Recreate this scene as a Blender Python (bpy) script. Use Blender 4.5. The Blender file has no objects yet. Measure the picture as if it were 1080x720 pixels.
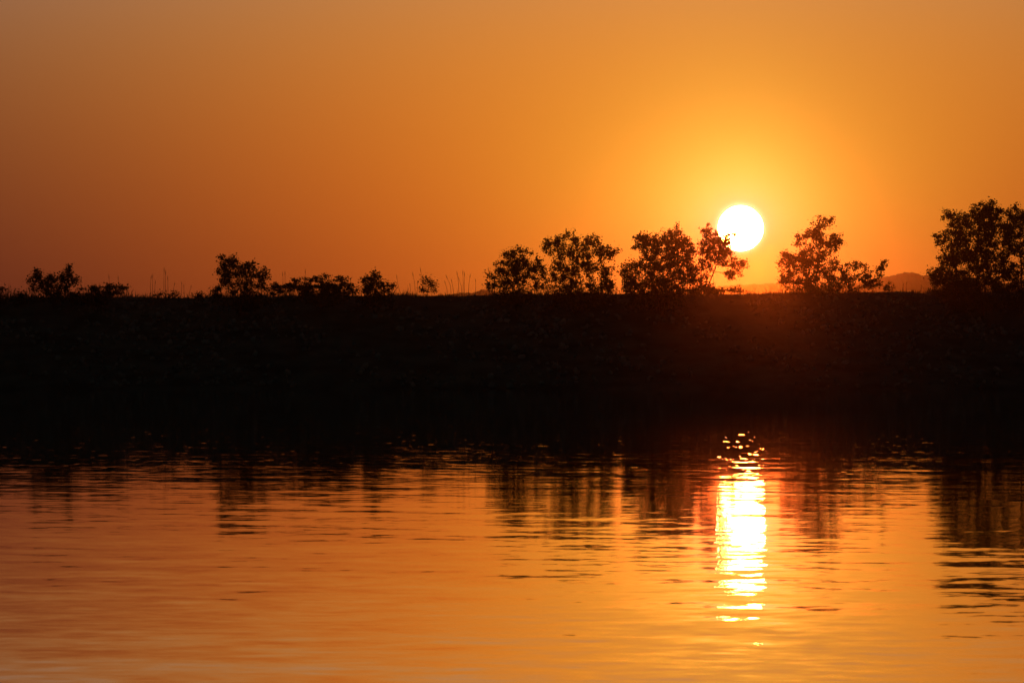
import bpy, bmesh, math, random
import numpy as np

S = bpy.context.scene
COL = S.collection

# ------------------------------------------------------------------ camera
F = 5410.0            # focal length expressed in 1080-wide picture units
YH = 396.5            # horizon row
HC = 0.95             # camera height above the water
cd = bpy.data.cameras.new('camera')
cd.sensor_width = 36.0
cd.lens = 36.0 * F / 1080.0
cd.clip_start = 0.5
cd.clip_end = 60000.0
cd.dof.use_dof = True
cd.dof.focus_distance = 260.0
cd.dof.aperture_fstop = 30.0
cam = bpy.data.objects.new('camera', cd)
COL.objects.link(cam)
cam.location = (0, 0, HC)
cam.rotation_euler = (math.radians(90) + math.atan((YH - 360.0) / F), 0, 0)
S.camera = cam

# ------------------------------------------------------------------ world
SUN_AZ = math.degrees(math.atan(241.0 / F))        # degrees right of +Y
SUN_EL = math.degrees(math.atan((YH - 240.8) / F))
W = bpy.data.worlds.new('World')
S.world = W
W.use_nodes = True
nt = W.node_tree
nt.nodes.clear()


class NB:
    """tiny expression helper for shader math"""
    def __init__(self, tree):
        self.t = tree

    def m(self, op, *a, clamp=False):
        n = self.t.nodes.new('ShaderNodeMath')
        n.operation = op
        n.use_clamp = clamp
        for i, v in enumerate(a):
            if isinstance(v, (int, float)):
                n.inputs[i].default_value = v
            else:
                self.t.links.new(v, n.inputs[i])
        return n.outputs[0]

    def add(self, *a):
        r = a[0]
        for b in a[1:]:
            r = self.m('ADD', r, b)
        return r

    def mul(self, a, b):
        return self.m('MULTIPLY', a, b)


b = NB(nt)
tc = nt.nodes.new('ShaderNodeTexCoord')
sep = nt.nodes.new('ShaderNodeSeparateXYZ')
nt.links.new(tc.outputs['Generated'], sep.inputs[0])
deg = 180.0 / math.pi
elev = b.mul(b.m('ARCSINE', sep.outputs[2]), deg)
az = b.m('SUBTRACT', b.mul(b.m('ARCTAN2', sep.outputs[0], sep.outputs[1]), deg), SUN_AZ)
ax = b.m('MAXIMUM', b.m('MINIMUM', az, 14.0), -14.0)
e = b.m('MAXIMUM', b.m('MINIMUM', elev, 4.4), 0.0)
de = b.m('SUBTRACT', e, SUN_EL)
r2 = b.add(b.mul(ax, ax), b.mul(de, de))
r = b.m('SQRT', r2)
axc = b.m('ADD', ax, 0.3)
q = b.m('SUBTRACT', b.m('SQRT', b.m('ADD', b.mul(axc, axc), 1.0)), 1.0)
glow = b.m('EXPONENT', b.mul(r, -1.0 / 0.55))
basis = [None, e, b.mul(e, e), glow, q, b.mul(q, e), b.m('SQRT', b.m('ADD', r2, 0.5)),
         b.mul(glow, de), b.m('EXPONENT', b.mul(r, -1.0 / 1.6)),
         b.m('EXPONENT', b.mul(b.m('SQRT', b.add(b.mul(b.mul(ax, ax), 0.35), b.mul(de, de))), -1.0 / 0.9))]
# dusty sunset: log radiance of each channel against height and distance from the sun
COEF = ((-0.128821, 0.282809, -0.067303, 0.000000, -0.314099, 0.042993, -0.008515, 0.000000, -1.128022, 0.000000),
        (-2.228614, 0.455325, -0.051147, -1.739668, -0.275924, 0.039457, 0.001442, 4.345267, -1.651975, 3.087229),
        (-4.772757, -0.130736, 0.124180, 1.626689, -0.036159, -0.005480, 0.083598, 2.578128, -0.728744, 2.909292))
cmb = nt.nodes.new('ShaderNodeCombineColor')
# bright aureole hugging the disc
aur = b.m('EXPONENT', b.mul(b.m('MAXIMUM', b.m('SUBTRACT', r, 0.253), 0.0), -1.0 / 0.022))
for k, row in enumerate(COEF):
    s = b.mul(basis[1], row[1])
    for v, c in zip(basis[2:], row[2:]):
        s = b.add(s, b.mul(v, c))
    nt.links.new(b.add(b.m('EXPONENT', b.m('ADD', s, row[0])), b.mul(aur, (1.2, 0.75, 0.5)[k])), cmb.inputs[k])
sky = nt.nodes.new('ShaderNodeTexSky')
sky.sky_type = 'NISHITA'
sky.sun_disc = False
sky.sun_elevation = math.radians(SUN_EL)
sky.sun_rotation = math.radians(SUN_AZ)
sky.dust_density = 6.0
sky.air_density = 1.6
bg_low = nt.nodes.new('ShaderNodeBackground')
bg_low.inputs[1].default_value = 1.0
nt.links.new(cmb.outputs[0], bg_low.inputs[0])
bg_high = nt.nodes.new('ShaderNodeBackground')
bg_high.inputs[1].default_value = 0.022
nt.links.new(sky.outputs[0], bg_high.inputs[0])


def smooth(tree, val, lo, hi):
    n = tree.nodes.new('ShaderNodeMapRange')
    n.interpolation_type = 'SMOOTHSTEP'
    n.inputs[1].default_value = lo
    n.inputs[2].default_value = hi
    tree.links.new(val, n.inputs[0])
    return n.outputs[0]


f_el = smooth(nt, elev, 6.5, 15.0)
f_az = smooth(nt, b.m('ABSOLUTE', az), 13.0, 45.0)
mixs = nt.nodes.new('ShaderNodeMixShader')
nt.links.new(b.m('MAXIMUM', f_el, f_az), mixs.inputs[0])
nt.links.new(bg_low.outputs[0], mixs.inputs[1])
nt.links.new(bg_high.outputs[0], mixs.inputs[2])
wo = nt.nodes.new('ShaderNodeOutputWorld')
nt.links.new(mixs.outputs[0], wo.inputs[0])

# ------------------------------------------------------------------ sun lamp (a setting sun, far dimmed by the dust)
ld = bpy.data.lights.new('sun_lamp', 'SUN')
ld.energy = 0.012
ld.angle = math.radians(0.53)
ld.color = (1.0, 0.42, 0.12)
lamp = bpy.data.objects.new('sun_lamp', ld)
COL.objects.link(lamp)
lamp.location = (0, 0, 200)
# lamp shines along its -Z: from the sun towards the scene
from mathutils import Vector
sd = Vector((math.sin(math.radians(SUN_AZ)) * math.cos(math.radians(SUN_EL)),
             math.cos(math.radians(SUN_AZ)) * math.cos(math.radians(SUN_EL)),
             math.sin(math.radians(SUN_EL))))
lamp.rotation_euler = (-sd).to_track_quat('-Z', 'Y').to_euler()

# ------------------------------------------------------------------ exposure and render
S.view_settings.view_transform = 'Standard'
S.view_settings.look = 'None'
S.view_settings.exposure = 0.0
S.view_settings.gamma = 1.0
S.view_settings.use_curve_mapping = False
S.cycles.use_denoising = True
S.cycles.max_bounces = 6
S.cycles.diffuse_bounces = 2
S.cycles.glossy_bounces = 3
S.cycles.transmission_bounces = 3
S.cycles.volume_bounces = 0
S.cycles.transparent_max_bounces = 6
S.cycles.sample_clamp_indirect = 0.0
S.cycles.sample_clamp_direct = 0.0

# ------------------------------------------------------------------ helpers
rng = np.random.default_rng(7)
random.seed(7)


def mesh_obj(name, verts, faces, mat, parent=None, smooth_shade=False):
    me = bpy.data.meshes.new(name)
    me.from_pydata([tuple(map(float, v)) for v in verts], [], [tuple(map(int, f)) for f in faces])
    me.update()
    if smooth_shade:
        me.polygons.foreach_set('use_smooth', [True] * len(me.polygons))
    o = bpy.data.objects.new(name, me)
    COL.objects.link(o)
    if mat:
        me.materials.append(mat)
    if parent is not None:
        o.parent = parent
    return o


def structure(o):
    o['kind'] = 'structure'
    return o


def stuff(o, label=None, cat=None):
    o['kind'] = 'stuff'
    if label:
        o['label'] = label
        o['category'] = cat
    return o


def thing(name, label, cat, loc, group=None):
    o = bpy.data.objects.new(name, None)
    COL.objects.link(o)
    o.empty_display_size = 0.3
    o.location = loc
    o['label'] = label
    o['category'] = cat
    if group:
        o['group'] = group
    return o


def new_mat(name):
    m = bpy.data.materials.new(name)
    m.use_nodes = True
    m.node_tree.nodes.clear()
    return m, m.node_tree


def noise(tree, scale, detail=3.0, vec=None, rough=0.5, dist=0.0):
    n = tree.nodes.new('ShaderNodeTexNoise')
    n.inputs['Scale'].default_value = scale
    n.inputs['Detail'].default_value = detail
    n.inputs['Roughness'].default_value = rough
    n.inputs['Distortion'].default_value = dist
    if vec is not None:
        tree.links.new(vec, n.inputs['Vector'])
    return n


def ramp_mat(name, c0, c1, scale, rough=0.9, bump=0.0, bump_scale=6.0, lo=0.35, hi=0.65, translucent=0.0):
    m, t = new_mat(name)
    out = t.nodes.new('ShaderNodeOutputMaterial')
    p = t.nodes.new('ShaderNodeBsdfPrincipled')
    p.inputs['Roughness'].default_value = rough
    p.inputs['Specular IOR Level'].default_value = 0.25
    tcn = t.nodes.new('ShaderNodeTexCoord')
    n = noise(t, scale, 4.0, tcn.outputs['Object'])
    cr = t.nodes.new('ShaderNodeValToRGB')
    cr.color_ramp.elements[0].position = lo
    cr.color_ramp.elements[0].color = (*c0, 1)
    cr.color_ramp.elements[1].position = hi
    cr.color_ramp.elements[1].color = (*c1, 1)
    t.links.new(n.outputs[0], cr.inputs[0])
    t.links.new(cr.outputs[0], p.inputs['Base Color'])
    if bump:
        n2 = noise(t, bump_scale, 5.0, tcn.outputs['Object'])
        bp = t.nodes.new('ShaderNodeBump')
        bp.inputs['Strength'].default_value = bump
        bp.inputs['Distance'].default_value = 0.1
        t.links.new(n2.outputs[0], bp.inputs['Height'])
        t.links.new(bp.outputs[0], p.inputs['Normal'])
    if translucent:
        tr = t.nodes.new('ShaderNodeBsdfTranslucent')
        t.links.new(cr.outputs[0], tr.inputs[0])
        mx = t.nodes.new('ShaderNodeMixShader')
        mx.inputs[0].default_value = translucent
        t.links.new(p.outputs[0], mx.inputs[1])
        t.links.new(tr.outputs[0], mx.inputs[2])
        t.links.new(mx.outputs[0], out.inputs[0])
    else:
        t.links.new(p.outputs[0], out.inputs[0])
    return m


M_ground = ramp_mat('dry_grass_ground', (0.045, 0.04, 0.025), (0.10, 0.085, 0.05), 0.25, bump=0.5)
M_bank = ramp_mat('bank_earth', (0.05, 0.045, 0.035), (0.13, 0.12, 0.10), 0.35, bump=0.8)
M_stone = ramp_mat('riprap_stone', (0.13, 0.125, 0.12), (0.30, 0.29, 0.275), 0.9, bump=0.5, bump_scale=9.0)
M_bark = ramp_mat('bark', (0.05, 0.035, 0.025), (0.11, 0.08, 0.055), 5.0, bump=0.6)
M_leaf = [ramp_mat('leaf_green', (0.035, 0.05, 0.018), (0.07, 0.09, 0.03), 2.5, 0.7, translucent=0.35),
          ramp_mat('leaf_olive', (0.045, 0.05, 0.02), (0.085, 0.085, 0.035), 2.5, 0.7, translucent=0.35)]
M_grass = ramp_mat('dry_grass_blade', (0.09, 0.08, 0.04), (0.16, 0.14, 0.07), 3.0, 0.8, translucent=0.3)
M_hill = ramp_mat('far_woodland', (0.03, 0.035, 0.02), (0.06, 0.06, 0.035), 0.02)

# ------------------------------------------------------------------ terrain profile
D_SHORE, D_CREST, D_BACK = 375.0, 400.0, 407.0


def px_x(px, D):
    return (px - 540.0) / F * D


def px_z(py, D):
    return HC + (YH - py) / F * D


def wob(x, k=0.0):
    return (0.5 * math.sin(x * 0.31 + k) + 0.3 * math.sin(x * 0.83 + 1.7 + 2 * k) + 0.2 * math.sin(x * 2.1 + 0.6 + 3 * k))


def crest_h(x):
    px = 540.0 + x / D_CREST * F
    t = min(max(px / 1080.0, -0.6), 1.6)
    py = 314.3 - 6.6 * t
    return px_z(py, D_CREST) + 0.11 * wob(x) + 0.03 * wob(x * 4.3, 0.7)


def bank_z(x, y):
    """height of the near slope and crest of the embankment"""
    h = crest_h(x)
    if y >= D_CREST:
        return h
    t = (y - D_SHORE) / (D_CREST - D_SHORE)
    return -0.15 + (h + 0.15) * t + 0.12 * math.sin(t * math.pi) * wob(x * 1.3, 1.0 + t * 3)


def terrain():
    xs = np.concatenate([np.array([-9000, -4000, -2000, -1000, -500, -250, -140, -90.]),
                         np.arange(-60, 60.1, 0.5), np.array([90, 140, 250, 500, 1000, 2000, 4000, 9000.])])
    prof = [(-600, 3.0), (-60, 2.0), (-12, 0.9), (-3, 0.35), (0.5, 0.1), (4, -0.5), (20, -2.0), (340, -2.5), (365, -1.2)]
    rows = []
    for y, z in prof:
        rows.append([(x, y, z + 0.04 * wob(x, y)) for x in xs])
    for y in np.linspace(D_SHORE - 3, D_CREST, 24):
        rows.append([(x, y, bank_z(x, y) + 0.05 * wob(x * 3.1, y)) for x in xs])
    for y, dz in ((401.5, 0.02), (404, -0.02), (D_BACK, 0.0), (D_BACK + 5, -1.8), (D_BACK + 14, -5.0), (460, -5.6)):
        rows.append([(x, y, crest_h(x) * (1.0 if y <= D_BACK + 14 else 1.0) + dz) for x in xs])
    for y, z in ((700, 2.0), (1500, 2.0), (3000, 3.0), (6000, 4.0), (12000, 4.0), (19000, 4.0)):
        rows.append([(x, y, z) for x in xs])
    n = len(xs)
    verts = [v for rw in rows for v in rw]
    faces = []
    for j in range(len(rows) - 1):
        for i in range(n - 1):
            faces.append((j * n + i, j * n + i + 1, (j + 1) * n + i + 1, (j + 1) * n + i))
    return structure(mesh_obj('ground', verts, faces, M_bank, smooth_shade=True))


terrain()

# ------------------------------------------------------------------ far hills, four kilometres off
HILL = [(-900, 330), (-300, 318), (0, 319), (300, 318), (430, 314), (470, 311), (485, 309), (500, 308.5), (508, 305.5),
        (516, 305), (523, 308), (545, 310), (600, 312), (700, 309), (760, 302), (780, 300.5), (800, 300), (812, 298.5),
        (822, 299), (840, 303), (870, 303), (900, 299), (920, 295.5), (934, 292), (946, 289.5), (955, 287), (962, 287.5),
        (972, 290.5), (985, 291.5), (1005, 294), (1040, 297), (1080, 300), (1200, 306), (1500, 312), (2200, 330)]


def hills():
    D0 = 4000.0
    hp = np.array(HILL, float)
    pxs = np.concatenate([np.arange(-900, 0, 20), np.arange(0, 1100, 1.0), np.arange(1100, 2200, 20)])
    py = np.interp(pxs, hp[:, 0], hp[:, 1])
    rough = np.array([0.55 * math.sin(p * 0.9) + 0.45 * math.sin(p * 1.73 + 1) + 0.3 * math.sin(p * 0.37) for p in pxs]) * 0.5
    py = py + rough + rng.normal(0, 0.22, len(pxs))
    sect = [(-700, -0.02), (-430, 0.35), (-200, 0.75), (-60, 0.96), (0, 1.0), (90, 0.95), (350, 0.6), (900, -0.02)]
    verts, faces = [], []
    n = len(pxs)
    for dy, k in sect:
        for p, yy in zip(pxs, py):
            top = px_z(yy, D0)
            nz = 0 if k in (1.0, -0.02) else rng.normal(0, 1.0)
            verts.append((px_x(p, D0), D0 + dy, 2.0 + (top - 2.0) * k + nz))
    for j in range(len(sect) - 1):
        for i in range(n - 1):
            faces.append((j * n + i, j * n + i + 1, (j + 1) * n + i + 1, (j + 1) * n + i))
    return structure(mesh_obj('hills', verts, faces, M_hill, smooth_shade=True))


hills()

# ------------------------------------------------------------------ water
def water_mat():
    m, t = new_mat('lake_water')
    nb = NB(t)
    out = t.nodes.new('ShaderNodeOutputMaterial')
    tcn = t.nodes.new('ShaderNodeTexCoord')

    def field(scale, sx, sy, rot, detail, dist=0.0, rough=0.5, off=0.0):
        mp = t.nodes.new('ShaderNodeMapping')
        mp.vector_type = 'TEXTURE'
        mp.inputs['Rotation'].default_value = (0, 0, math.radians(rot))
        mp.inputs['Scale'].default_value = (1 / sx, 1 / sy, 1)
        mp.inputs['Location'].default_value = (off, off * 0.7, 0)
        t.links.new(tcn.outputs['Object'], mp.inputs[0])
        n = noise(t, scale, detail, mp.outputs[0], rough, dist)
        s = t.nodes.new('ShaderNodeSeparateColor')
        t.links.new(n.outputs['Color'], s.inputs[0])
        return s.outputs

    def layer(scale, sx, sy, rot, detail, amp, dist=0.0, rough=0.5, off=0.0):
        s = field(scale, sx, sy, rot, detail, dist, rough, off)
        gx = nb.mul(nb.m('SUBTRACT', s[0], 0.5), amp * min(1.0, sx / sy) * 2.6)
        gy = nb.mul(nb.m('SUBTRACT', s[1], 0.5), amp)
        return gx, gy

    L = [layer(4.2, 0.75, 1.0, 8, 2.0, 0.026, 0.3),               # ripples about 0.3 m
         layer(11.0, 0.80, 1.0, -14, 2.0, 0.018, 0.2, off=13.0),   # fine ripples about 0.1 m
         layer(2.2, 0.16, 1.0, -36, 1.0, 0.014, 0.4, off=31.0),   # long crested wavelets running in obliquely
         layer(1.1, 0.60, 1.0, 20, 1.0, 0.007, 0.2, off=71.0)]    # metre-long waves
    spx = t.nodes.new('ShaderNodeSeparateXYZ')
    t.links.new(tcn.outputs['Object'], spx.inputs[0])
    # the shallows near the camera ripple more than the sheltered middle of the lake
    near = nb.m('SUBTRACT', 1.2, nb.mul(smooth(t, spx.outputs[1], 13.0, 42.0), 0.74))
    gx = nb.mul(nb.add(*[a[0] for a in L]), near)
    gy = nb.mul(nb.add(*[a[1] for a in L]), near)
    # cat's paws: scattered steep wavelets in the breezier water towards the far bank
    zone = nb.mul(smooth(t, spx.outputs[1], 44.0, 56.0), nb.m('SUBTRACT', 1.0, nb.mul(smooth(t, spx.outputs[1], 66.0, 150.0), 0.8)))
    pk = field(12.0, 0.5, 0.16, 0, 1.0, 0.0, off=91.0)
    gust = smooth(t, field(0.16, 0.5, 0.35, 0, 2.0, 0.0, off=17.0)[0], 0.34, 0.52)
    steep = nb.m('MAXIMUM', nb.m('SUBTRACT', pk[0], 0.70), 0.0)
    steep = nb.m('MINIMUM', nb.mul(nb.mul(nb.mul(steep, zone), gust), 0.30), 0.0046)
    gy = nb.m('SUBTRACT', gy, steep)
    cb = t.nodes.new('ShaderNodeCombineXYZ')
    t.links.new(gx, cb.inputs[0])
    t.links.new(gy, cb.inputs[1])
    cb.inputs[2].default_value = 1.0
    nv = t.nodes.new('ShaderNodeVectorMath')
    nv.operation = 'NORMALIZE'
    t.links.new(cb.outputs[0], nv.inputs[0])
    fr = t.nodes.new('ShaderNodeFresnel')
    fr.inputs['IOR'].default_value = 1.333
    t.links.new(nv.outputs[0], fr.inputs['Normal'])
    gl = t.nodes.new('ShaderNodeBsdfGlossy')
    gl.distribution = 'BECKMANN'
    gl.inputs['Color'].default_value = (1, 1, 1, 1)
    gl.inputs['Roughness'].default_value = 0.025
    t.links.new(nv.outputs[0], gl.inputs['Normal'])
    df = t.nodes.new('ShaderNodeBsdfDiffuse')
    df.inputs['Color'].default_value = (0.03, 0.03, 0.022, 1)
    mx = t.nodes.new('ShaderNodeMixShader')
    t.links.new(nb.m('POWER', fr.outputs[0], 0.35), mx.inputs[0])
    t.links.new(df.outputs[0], mx.inputs[1])
    t.links.new(gl.outputs[0], mx.inputs[2])
    t.links.new(mx.outputs[0], out.inputs[0])
    return m


M_water = water_mat()
wx = [-1500, -300, -60, 0, 60, 300, 1500]
wy = [0.3, 30, 100, 200, 300, 376]
wv = [(x, y, 0.0) for y in wy for x in wx]
wf = [(j * 7 + i, j * 7 + i + 1, (j + 1) * 7 + i + 1, (j + 1) * 7 + i) for j in range(len(wy) - 1) for i in range(6)]
structure(mesh_obj('water', wv, wf, M_water))

# ------------------------------------------------------------------ the sun's disc
def sun_disc():
    m, t = new_mat('sun_glow')
    out = t.nodes.new('ShaderNodeOutputMaterial')
    em = t.nodes.new('ShaderNodeEmission')
    em.inputs[0].default_value = (1.0, 0.17, 0.022, 1)
    em.inputs[1].default_value = 560.0
    t.links.new(em.outputs[0], out.inputs[0])
    bm = bmesh.new()
    bmesh.ops.create_uvsphere(bm, u_segments=64, v_segments=32, radius=20000.0 * 24.0 / F)
    me = bpy.data.meshes.new('sun')
    bm.to_mesh(me)
    bm.free()
    me.materials.append(m)
    me.polygons.foreach_set('use_smooth', [True] * len(me.polygons))
    o = bpy.data.objects.new('sun', me)
    COL.objects.link(o)
    o.location = (px_x(781.2, 20000), 20000, px_z(240.8, 20000))
    o['label'] = 'round glowing white sun low above the trees'
    o['category'] = 'sun'
    return o


sun_disc()

# ------------------------------------------------------------------ haze
def haze():
    x0, x1, y0, y1, z0, z1 = -2600, 2600, -30, 5000, -8, 105
    v = [(x, y, z) for z in (z0, z1) for y in (y0, y1) for x in (x0, x1)]
    f = [(0, 2, 3, 1), (4, 5, 7, 6), (0, 1, 5, 4), (2, 6, 7, 3), (0, 4, 6, 2), (1, 3, 7, 5)]
    m, t = new_mat('haze_air')
    out = t.nodes.new('ShaderNodeOutputMaterial')
    pv = t.nodes.new('ShaderNodeVolumePrincipled')
    pv.inputs['Color'].default_value = (1.0, 0.65, 0.35, 1)
    pv.inputs['Density'].default_value = 0.00006
    pv.inputs['Anisotropy'].default_value = 0.985
    t.links.new(pv.outputs[0], out.inputs['Volume'])
    o = mesh_obj('haze', v, f, m)
    o['kind'] = 'stuff'
    o['label'] = 'thin warm sunset haze hanging over the lake'
    o['category'] = 'haze'
    return o


haze()

# ------------------------------------------------------------------ riprap on the upper slope
def stones():
    ico = bmesh.new()
    bmesh.ops.create_icosphere(ico, subdivisions=1, radius=1.0)
    iv = np.array([v.co[:] for v in ico.verts])
    fi = [[v.index for v in f.verts] for f in ico.faces]
    ico.free()
    verts, faces = [], []
    for k in range(4200):
        x = rng.uniform(-50, 50)
        y = rng.uniform(D_SHORE + 1, D_CREST + 0.1) if k % 3 else rng.uniform(D_CREST - 12, D_CREST)
        if 0.5 * math.sin(x * 0.23 + 1.2) + 0.5 * math.sin(x * 0.61 + y * 0.4) + 0.35 * rng.normal() < -0.15:
            continue
        s = rng.uniform(0.10, 0.27)
        sc = s * rng.uniform(0.7, 1.3, 3) * np.array([1.1, 1.1, 0.75])
        R = rng.normal(0, 1, (3, 3))
        Q, _ = np.linalg.qr(R)
        p = (iv * (1 + rng.normal(0, 0.14, (len(iv), 1)))) * sc @ Q.T
        p += np.array([x, y, bank_z(x, y) + s * 0.25 - (0.12 if y > D_CREST - 0.6 else 0)])
        o = len(verts)
        verts.extend(p)
        faces.extend([[a + o for a in f] for f in fi])
    o = mesh_obj('riprap_stones', verts, faces, M_stone)
    return stuff(o, 'loose grey riprap stones covering the slope of the dark bank', 'stones')


stones()

# ------------------------------------------------------------------ trees
def tube(verts, faces, p0, p1, r0, r1, n=5):
    d = p1 - p0
    L = np.linalg.norm(d)
    if L < 1e-6:
        return
    d = d / L
    a = np.cross(d, np.array([0.3, 0.9, 0.2]))
    a /= np.linalg.norm(a) + 1e-9
    c = np.cross(d, a)
    o = len(verts)
    for (p, r_) in ((p0 - d * r0 * 0.3, r0), (p1 + d * r1 * 0.3, r1)):
        for i in range(n):
            t_ = 2 * math.pi * i / n
            verts.append(p + r_ * (math.cos(t_) * a + math.sin(t_) * c))
    for i in range(n):
        j = (i + 1) % n
        faces.append((o + i, o + j, o + n + j, o + n + i))
    faces.append(tuple(o + n + i for i in range(n)))


def leaf(verts, faces, p, size, rg, flat):
    d = rg.normal(0, 1, 3)
    d[2] = d[2] * flat + 0.15
    d /= np.linalg.norm(d) + 1e-9
    a = np.cross(d, rg.normal(0, 1, 3))
    a /= np.linalg.norm(a) + 1e-9
    nrm = np.cross(d, a)
    w = size * rg.uniform(0.26, 0.36)
    o = len(verts)
    verts.append(p)
    verts.append(p + d * size * 0.45 + a * w + nrm * w * 0.3)
    verts.append(p + d * size)
    verts.append(p + d * size * 0.45 - a * w + nrm * w * 0.3)
    faces.append((o, o + 1, o + 2, o + 3))


def grow_tree(name, label, cat, base, lobes, seed, group=None, dens=0.24, leaves=9, size=0.155, spread=0.16,
              stems=1, flat=0.8, trunk_to=None, bf=0.25, mat=0, r_tip=0.0052, parts=('trunk', 'crown'), depth=1.0, D=None):
    """lobes: (centre x, centre y, radius x, radius y[, density]) in metres-per-view units at the tree's distance"""
    rg = np.random.default_rng(seed)
    bx, by = base
    # the tree's foot: where the ray-independent slope reaches this height
    if D is None:
        D = D_CREST - 2.0
        for _ in range(6):
            z = px_z(by, D)
            h = crest_h(px_x(bx, D))
            t = min(max((z + 0.15) / (h + 0.15), 0.2), 1.0)
            D = D_SHORE + t * (D_CREST - D_SHORE) + (1.0 if by < 313 else 0.0)
    X0 = px_x(bx, D)
    Z0 = bank_z(X0, min(D, D_CREST)) - 0.08
    k = D / F
    root = np.array([0.0, 0.0, 0.0])
    to_local = lambda px, py, dy: np.array([px_x(px, D) - X0, dy, px_z(py, D) - Z0])
    pts = []
    for lb in lobes:
        cx, cy, rx, ry = lb[:4]
        dn = dens * (lb[4] if len(lb) > 4 else 1.0)
        n = max(5, int(rx * ry * dn * 1.5))
        c = to_local(cx, cy, 0)
        rd = math.sqrt(rx * ry) * k * 0.85 * depth
        off = rg.normal(0, 0.25 * rd)
        for _ in range(n):
            while True:
                u = rg.uniform(-1, 1, 3)
                rr = np.linalg.norm(u)
                if rr <= 1 and rr > rg.uniform(0, 0.75):
                    break
            # ragged outline: each direction reaches a different length
            reach = 0.93 + 0.2 * math.sin(5 * math.atan2(u[2], u[0]) + seed) * rr + rg.normal(0, 0.05)
            p = c + np.array([u[0] * rx * k, off + u[1] * rd, u[2] * ry * k]) * reach
            if p[2] > 0.1:
                pts.append(p)
    pts = np.array(pts)
    # trunk(s)
    nodes = [root]
    par = [-1]
    plen = [0.0]
    cen = pts.mean(0)
    top = pts[:, 2].max()
    for s in range(stems):
        if trunk_to is not None and s < len(trunk_to):
            tgt = to_local(trunk_to[s][0], trunk_to[s][1], rg.normal(0, 0.1))
        else:
            tgt = np.array([cen[0] + rg.normal(0, 0.35) * (stems > 1) * 1.5, cen[1], top * rg.uniform(0.4, 0.55)])
        prev = 0
        m = 7
        side = rg.normal(0, 0.16, 3)
        for i in range(1, m + 1):
            t = i / m
            q_ = root * (1 - t) + tgt * t + side * math.sin(t * math.pi) + rg.normal(0, 0.02, 3)
            plen.append(plen[prev] + np.linalg.norm(q_ - nodes[prev]))
            nodes.append(q_)
            par.append(prev)
            prev = len(nodes) - 1
    base_n = len(nodes)
    # balanced spanning tree
    N = len(pts)
    best = np.full(N, 1e9)
    bp = np.zeros(N, int)

    def relax(i):
        d = np.linalg.norm(pts - nodes[i], axis=1)
        # branches prefer to climb
        down = np.maximum(0, nodes[i][2] - pts[:, 2])
        cst = d + bf * plen[i] + 0.6 * down
        mk = cst < best
        best[mk] = cst[mk]
        bp[mk] = i

    for i in range(1, base_n):
        relax(i)
    done = np.zeros(N, bool)
    tip_nodes = []
    for _ in range(N):
        c_ = np.where(done, 1e9, best)
        j = int(c_.argmin())
        done[j] = True
        pi = bp[j]
        p0 = nodes[pi]
        p1 = pts[j]
        dl = np.linalg.norm(p1 - p0)
        if dl > 0.5:                       # a bent middle joint
            mid = (p0 + p1) / 2 + rg.normal(0, 0.06, 3) * dl + np.array([0, 0, 0.04 * dl])
            nodes.append(mid)
            par.append(pi)
            plen.append(plen[pi] + dl / 2)
            pi = len(nodes) - 1
            relax(pi)
        nodes.append(p1)
        par.append(pi)
        plen.append(plen[pi] + np.linalg.norm(p1 - nodes[pi]))
        tip_nodes.append(len(nodes) - 1)
        relax(len(nodes) - 1)
    cnt = np.ones(len(nodes))
    for i in range(len(nodes) - 1, 0, -1):
        cnt[par[i]] += cnt[i]
    rad = r_tip * cnt ** 0.40
    tv, tf = [], []
    for i in range(1, len(nodes)):
        tube(tv, tf, nodes[par[i]], nodes[i], min(rad[par[i]], rad[i] * 1.6), rad[i], 6 if rad[i] > 0.05 else 4)
    lv, lf = [], []
    for i in tip_nodes:
        p = nodes[i]
        nl = max(3, int(rg.normal(leaves * 2.3, leaves * 0.9)))
        sp = spread * rg.uniform(0.6, 1.3)
        ls = size * rg.uniform(0.75, 1.2)
        if rg.uniform() < 0.1:          # a bare or nearly bare twig end
            nl = 2
            d_ = p - nodes[par[i]]
            tube(tv, tf, p, p + d_ / (np.linalg.norm(d_) + 1e-6) * rg.uniform(0.1, 0.3), 0.006, 0.003, 3)
        for _ in range(nl):
            o = rg.normal(0, sp, 3) * np.array([1, 1, flat])
            leaf(lv, lf, p + o, ls * rg.uniform(0.6, 1.35), rg, flat)
        # leaves along the twig too
        p0 = nodes[par[i]]
        for _ in range(nl // 3):
            leaf(lv, lf, p0 + (p - p0) * rg.uniform(0.3, 1) + rg.normal(0, 0.04, 3), size * rg.uniform(0.6, 1.1), rg, flat)
    o = thing(name, label, cat, (X0, D, Z0), group)
    mesh_obj(parts[0], tv, tf, M_bark, o, True)
    mesh_obj(parts[1], lv, lf, M_leaf[mat], o)
    return o


G_T = 'trees along the top of the bank'
G_S = 'low shrubs along the top of the bank'

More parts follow.
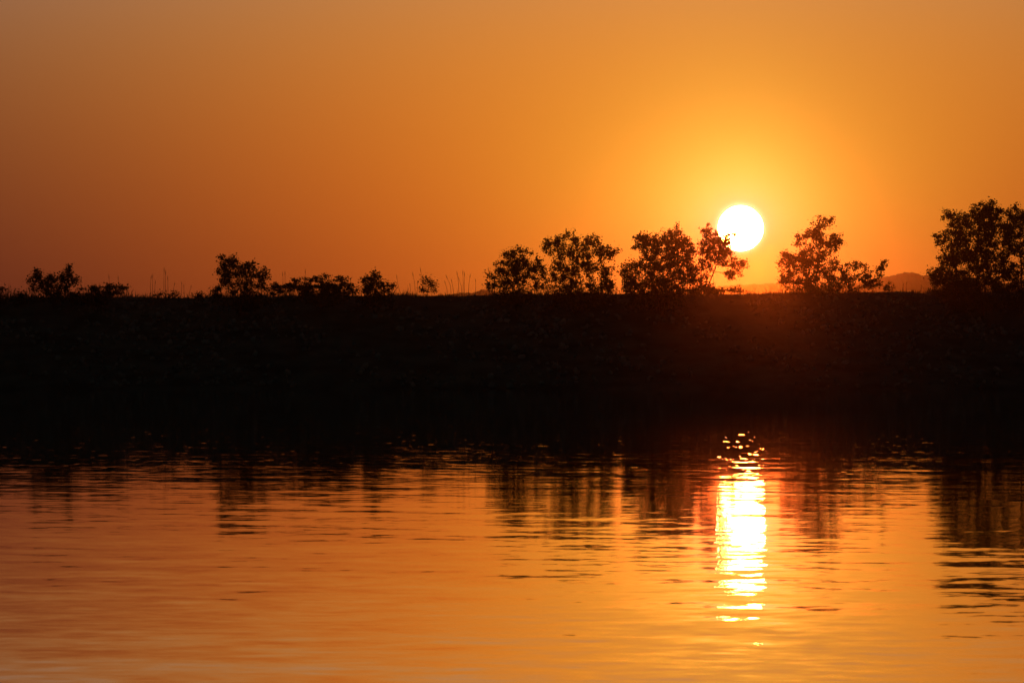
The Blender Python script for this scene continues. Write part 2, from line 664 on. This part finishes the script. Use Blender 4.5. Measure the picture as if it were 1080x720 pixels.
# left to right along the bank
grow_tree('shrub', 'sliver of dark bush cut by the left edge of the photo', 'shrub', (-3, 322),
          [(-4, 311, 9, 9), (-2, 318, 10, 8)], 11, G_S, leaves=8, stems=2, parts=('stem', 'foliage'))
grow_tree('shrub', 'smallest low bush on the bank just left of the spiky leaning shrub', 'shrub', (19, 324),
          [(18, 312, 8, 5), (20, 318, 12, 6)], 12, G_S, leaves=8, stems=2, parts=('stem', 'foliage'))
grow_tree('shrub', 'spiky shrub at far left with a horn of branch rising on its right side', 'shrub', (57, 326),
          [(44, 297, 17, 11), (60, 300, 18, 12), (70, 291, 8, 9), (72, 283, 3, 6), (80, 296, 5, 7), (38, 287, 3, 3, 0.7), (56, 312, 30, 8)],
          13, G_S, leaves=9, stems=3, parts=('stem', 'foliage'), size=0.155, dens=0.22)
grow_tree('shrub', 'low flat spreading shrub on the bank right of the spiky one', 'shrub', (102, 328),
          [(104, 308, 25, 8), (125, 304, 10, 4), (112, 302, 9, 3), (95, 316, 24, 8)],
          14, G_S, leaves=9, stems=3, parts=('stem', 'foliage'), flat=0.4, size=0.155)
grow_tree('shrub', 'low mound of scrub on bare crest under the tallest pair of grass stems', 'shrub', (176, 322),
          [(176, 311.5, 14, 4), (184, 310, 5, 4), (160, 313, 8, 3)], 31, G_S, leaves=6, stems=3, parts=('stem', 'foliage'), size=0.14)
grow_tree('shrub', 'tiny dark tuft of a bush close to the left of the round leafy tree', 'shrub', (208, 320),
          [(208, 310.5, 5, 4), (212, 313, 9, 3)], 32, G_S, leaves=7, stems=2, parts=('stem', 'foliage'), size=0.14)
grow_tree('tree', 'small round leafy tree standing left of the long flat shrub', 'tree', (252, 334),
          [(243, 284, 15, 12), (262, 286, 13, 11), (275, 292, 9, 9), (252, 301, 26, 12), (240, 276, 9, 7), (229, 308, 9, 7), (255, 318, 32, 10)],
          15, G_T, dens=0.23, leaves=9, stems=2)
grow_tree('shrub', 'long flat topped shrub with layered airy branches on the bank', 'shrub', (338, 330),
          [(292, 304, 18, 7, 0.8), (325, 299, 22, 8), (335, 306, 36, 8), (352, 299, 22, 9), (312, 304, 14, 6, 0.8), (360, 306, 20, 7), (340, 316, 34, 8)],
          16, G_S, leaves=10, stems=4, parts=('stem', 'foliage'), flat=0.35, size=0.155)
grow_tree('shrub', 'upright two headed bush at the right end of the long flat shrub', 'shrub', (396, 330),
          [(392, 296, 10, 9), (397, 291, 5, 5), (395, 304, 14, 9), (409, 304, 8, 6), (396, 316, 20, 8)],
          17, G_S, leaves=9, stems=2, parts=('stem', 'foliage'))
grow_tree('sapling', 'lone thin sapling on bare bank crest beside tall grass stems', 'sapling', (451, 313.5),
          [(449, 297, 3.5, 8), (455, 302, 5, 7), (447, 306, 4, 5), (458, 307, 4, 3)],
          18, leaves=7, dens=0.35, parts=('trunk', 'foliage'), size=0.13)
grow_tree('tree', 'rounded tree whose left branches step down to the bare crest', 'tree', (545, 328),
          [(545, 270, 16, 10), (538, 282, 18, 12), (528, 292, 14, 11), (516, 301, 8, 5), (552, 286, 18, 12), (567, 283, 10, 11), (570, 297, 10, 9, 0.8), (545, 302, 28, 8, 1.0), (545, 314, 28, 8)],
          19, G_T, dens=0.2, leaves=9, stems=2)
grow_tree('tree', 'broad crowned tree with many sky holes and a twig reaching right', 'tree', (607, 332),
          [(578, 259, 7, 9), (598, 257, 20, 12), (622, 261, 20, 13), (640, 268, 10, 8), (649, 265, 6, 2.5), (603, 276, 24, 14), (630, 284, 18, 14), (595, 292, 18, 12), (640, 294, 10, 9), (612, 305, 42, 10, 1.3), (610, 318, 40, 9)],
          20, G_T, dens=0.2, leaves=9, stems=2, mat=1)
grow_tree('tree', 'dense wide tree immediately left of the leaning tree before the sun', 'tree', (700, 334),
          [(676, 256, 10, 10), (690, 258, 14, 12), (710, 252, 16, 14), (722, 262, 13, 15), (697, 274, 26, 15), (665, 286, 13, 12), (700, 290, 28, 14), (722, 285, 12, 15), (668, 298, 16, 8), (692, 306, 42, 9, 1.3), (695, 318, 38, 9)],
          21, G_T, dens=0.25, leaves=10, stems=3)
grow_tree('tree', 'open leaning tree with visible trunk, its top across the sun', 'tree', (744, 312),
          [(744, 242, 7, 7), (752, 252, 11, 10), (759, 262, 16, 11, 1.4), (762, 254, 10, 9, 1.1), (770, 248, 7, 3.5, 1.0), (742, 264, 10, 12), (758, 272, 18, 7), (770, 278, 8, 5), (778, 280, 12, 5, 1.1), (785, 277, 5, 3, 1.0), (772, 290, 13, 5, 0.9), (742, 284, 12, 10, 0.8), (738, 298, 12, 9, 0.8), (762, 305, 26, 4, 0.9), (742, 306, 18, 6), (730, 290, 9, 12)],
          22, G_T, dens=0.25, leaves=8, stems=2, trunk_to=[(757, 276), (741, 280)], spread=0.13, mat=1)
grow_tree('tree', 'tall pointed tree standing alone right of the sun', 'tree', (859, 313),
          [(868, 235, 13, 7), (858, 246, 12, 8), (868, 252, 16, 10), (881, 256, 10, 11), (844, 254, 8, 8), (862, 268, 22, 11), (832, 280, 14, 16), (846, 272, 9, 8), (856, 286, 20, 14), (876, 284, 9, 15), (830, 297, 13, 8), (848, 297, 14, 9), (866, 302, 26, 8)],
          23, G_T, dens=0.22, leaves=9, stems=2, trunk_to=[(866, 258), (846, 275)])
grow_tree('shrub', 'fan shaped sparse bush at the right foot of the pointed tree', 'shrub', (897, 312),
          [(892, 284, 7, 11), (904, 284, 6, 11), (915, 287, 6, 9), (927, 286, 6, 8), (933, 281, 4, 3), (888, 296, 10, 9), (905, 298, 18, 9), (922, 299, 10, 7), (938, 302, 6, 5), (932, 277, 4, 3)],
          24, G_S, dens=0.24, leaves=6, stems=4, parts=('stem', 'foliage'),
          trunk_to=[(892, 290), (905, 288), (917, 292), (928, 292)], spread=0.11)
grow_tree('tree', 'largest and tallest tree, dense dark crown near the right edge', 'tree', (1036, 336),
          [(1036, 224, 14, 10), (1046, 226, 14, 12), (1008, 231, 15, 9), (998, 224, 5, 4), (1000, 250, 15, 9), (1028, 244, 26, 16), (1052, 246, 20, 20), (1015, 266, 22, 14), (1040, 272, 28, 18), (998, 290, 18, 11), (986, 290, 9, 6, 1.0), (1003, 275, 14, 10), (1028, 294, 30, 16), (1006, 300, 26, 10), (1010, 308, 30, 8), (1030, 320, 40, 10)],
          25, G_T, dens=0.26, leaves=10, stems=3)
grow_tree('tree', 'tree with a thin bare trunk cut off by the right edge', 'tree', (1077, 330),
          [(1070, 226, 12, 9), (1078, 240, 18, 16), (1095, 235, 22, 20), (1072, 262, 14, 10), (1092, 270, 22, 16, 0.8), (1062, 282, 10, 12, 0.9), (1093, 292, 16, 16, 0.9), (1060, 300, 16, 12, 1.2), (1086, 304, 18, 12, 1.2), (1070, 290, 10, 10, 0.7), (1080, 320, 22, 8)],
          26, G_T, dens=0.24, leaves=9, stems=1, trunk_to=[(1077, 268)], mat=1)

# ------------------------------------------------------------------ tall grass stems
def grass_clump(label, stems, seed):
    """stems: (foot x, tip x, tip y)"""
    rg = np.random.default_rng(seed)
    xs = [s[0] for s in stems]
    D = D_CREST + 0.8
    X0 = px_x(sum(xs) / len(xs), D)
    Z0 = crest_h(X0) - 0.05
    o = thing('grass_clump', label, 'tall grass', (X0, D, Z0), 'tall grass clumps on the bank crest')
    for fx, tx, ty in stems:
        v, f, sv, sf = [], [], [], []
        p0 = np.array([px_x(fx, D) - X0, rg.normal(0, 0.25), 0.0])
        p2 = np.array([px_x(tx, D) - X0, p0[1] + rg.normal(0, 0.1), px_z(ty, D) - Z0])
        p2[0] += rg.normal(0, 0.07)
        p1 = (p0 + p2) / 2 + np.array([(fx - tx) * 0.2 * D / F + rg.normal(0, 0.05), 0, 0.03])
        tube(v, f, p0, p1, 0.018, 0.014, 4)
        tube(v, f, p1, p2, 0.014, 0.006, 4)
        q0 = p1 + (p2 - p1) * 0.55
        tube(sv, sf, q0, q0 + (p2 - p1) * 0.25, 0.006, 0.026, 4)
        tube(sv, sf, q0 + (p2 - p1) * 0.25, p2 + (p2 - p1) * 0.06, 0.026, 0.004, 4)
        st = mesh_obj('stalk', v, f, M_grass, o)
        mesh_obj('seed_head', sv, sf, M_grass, st)


grass_clump('few faint tall grass stems above the smallest bush at far left', [(6, 5, 298), (10, 9, 303), (13, 12, 301)], 41)
grass_clump('faint single grass stalks behind the low flat spreading shrub', [(115, 114, 290), (126, 125, 291)], 42)
grass_clump('tallest dark pair of grass stems left of the round leafy tree',
            [(159, 160, 290), (161, 161.5, 289), (163, 163, 296), (173, 174, 282), (175, 175, 285), (177, 178, 291), (182, 184, 298)], 43)
grass_clump('short bent grass stems close to the left of the round leafy tree', [(190, 191, 297), (195, 194, 300), (199, 201, 301)], 44)
grass_clump('grass stems rising behind the left end of the long flat shrub', [(298, 298, 287), (300, 300, 286), (323, 322, 284)], 45)
grass_clump('thin grass stems behind the right end of the long flat shrub', [(367, 368, 291), (370, 370, 294)], 46)
grass_clump('leaning grass stems between the two headed bush and the sapling',
            [(423, 420, 290), (434, 433, 299), (438, 435, 287), (440, 439, 297), (446, 443, 282)], 47)
grass_clump('spread fan of many grass stems just right of the sapling',
            [(476, 470, 290), (479, 475, 294), (484, 481, 286), (487, 484, 292), (488, 487, 285), (490, 490, 287), (494, 496, 289), (501, 502, 294), (472, 468, 296), (515, 514, 282)], 48)
grass_clump('short grass stems on the crest between fan bush and largest tree', [(953, 953, 299), (957, 957, 297), (971, 972, 300), (975, 974, 303)], 49)


def crest_grass():
    rg = np.random.default_rng(77)
    v, f = [], []
    for k in range(7500):
        x = rg.uniform(-50, 50)
        patch = 0.5 + 0.5 * wob(x * 1.9, 0.4)
        if rg.uniform() > 0.25 + 0.75 * patch:
            continue
        y = rg.uniform(D_CREST - 0.8, D_CREST + 2.5)
        z = bank_z(x, min(y, D_CREST)) - 0.03
        h = rg.gamma(2.2, 0.055) * (0.6 + 1.3 * patch) + 0.05
        if any(a0 < 540 + x / D_CREST * F < a1 for a0, a1 in ((-20, 135), (225, 415), (515, 790), (825, 900), (985, 1090))):
            h *= 2.3
        p0 = np.array([x, y, z])
        p1 = p0 + np.array([rg.normal(0, 0.3) * h, rg.normal(0, 0.2) * h, h])
        w = rg.uniform(0.012, 0.025)
        o = len(v)
        v += [p0 + np.array([-w, 0, 0]), p0 + np.array([w, 0.01, 0]), (p0 + p1) / 2 + np.array([w * 0.8, 0.015, 0.01]), p1, (p0 + p1) / 2 + np.array([-w * 0.8, 0, 0.01])]
        f.append((o, o + 1, o + 2, o + 3, o + 4))
    o = mesh_obj('bank_grass', v, f, M_grass)
    return stuff(o, 'short rough grass fringing the crest of the dark bank', 'grass')


crest_grass()
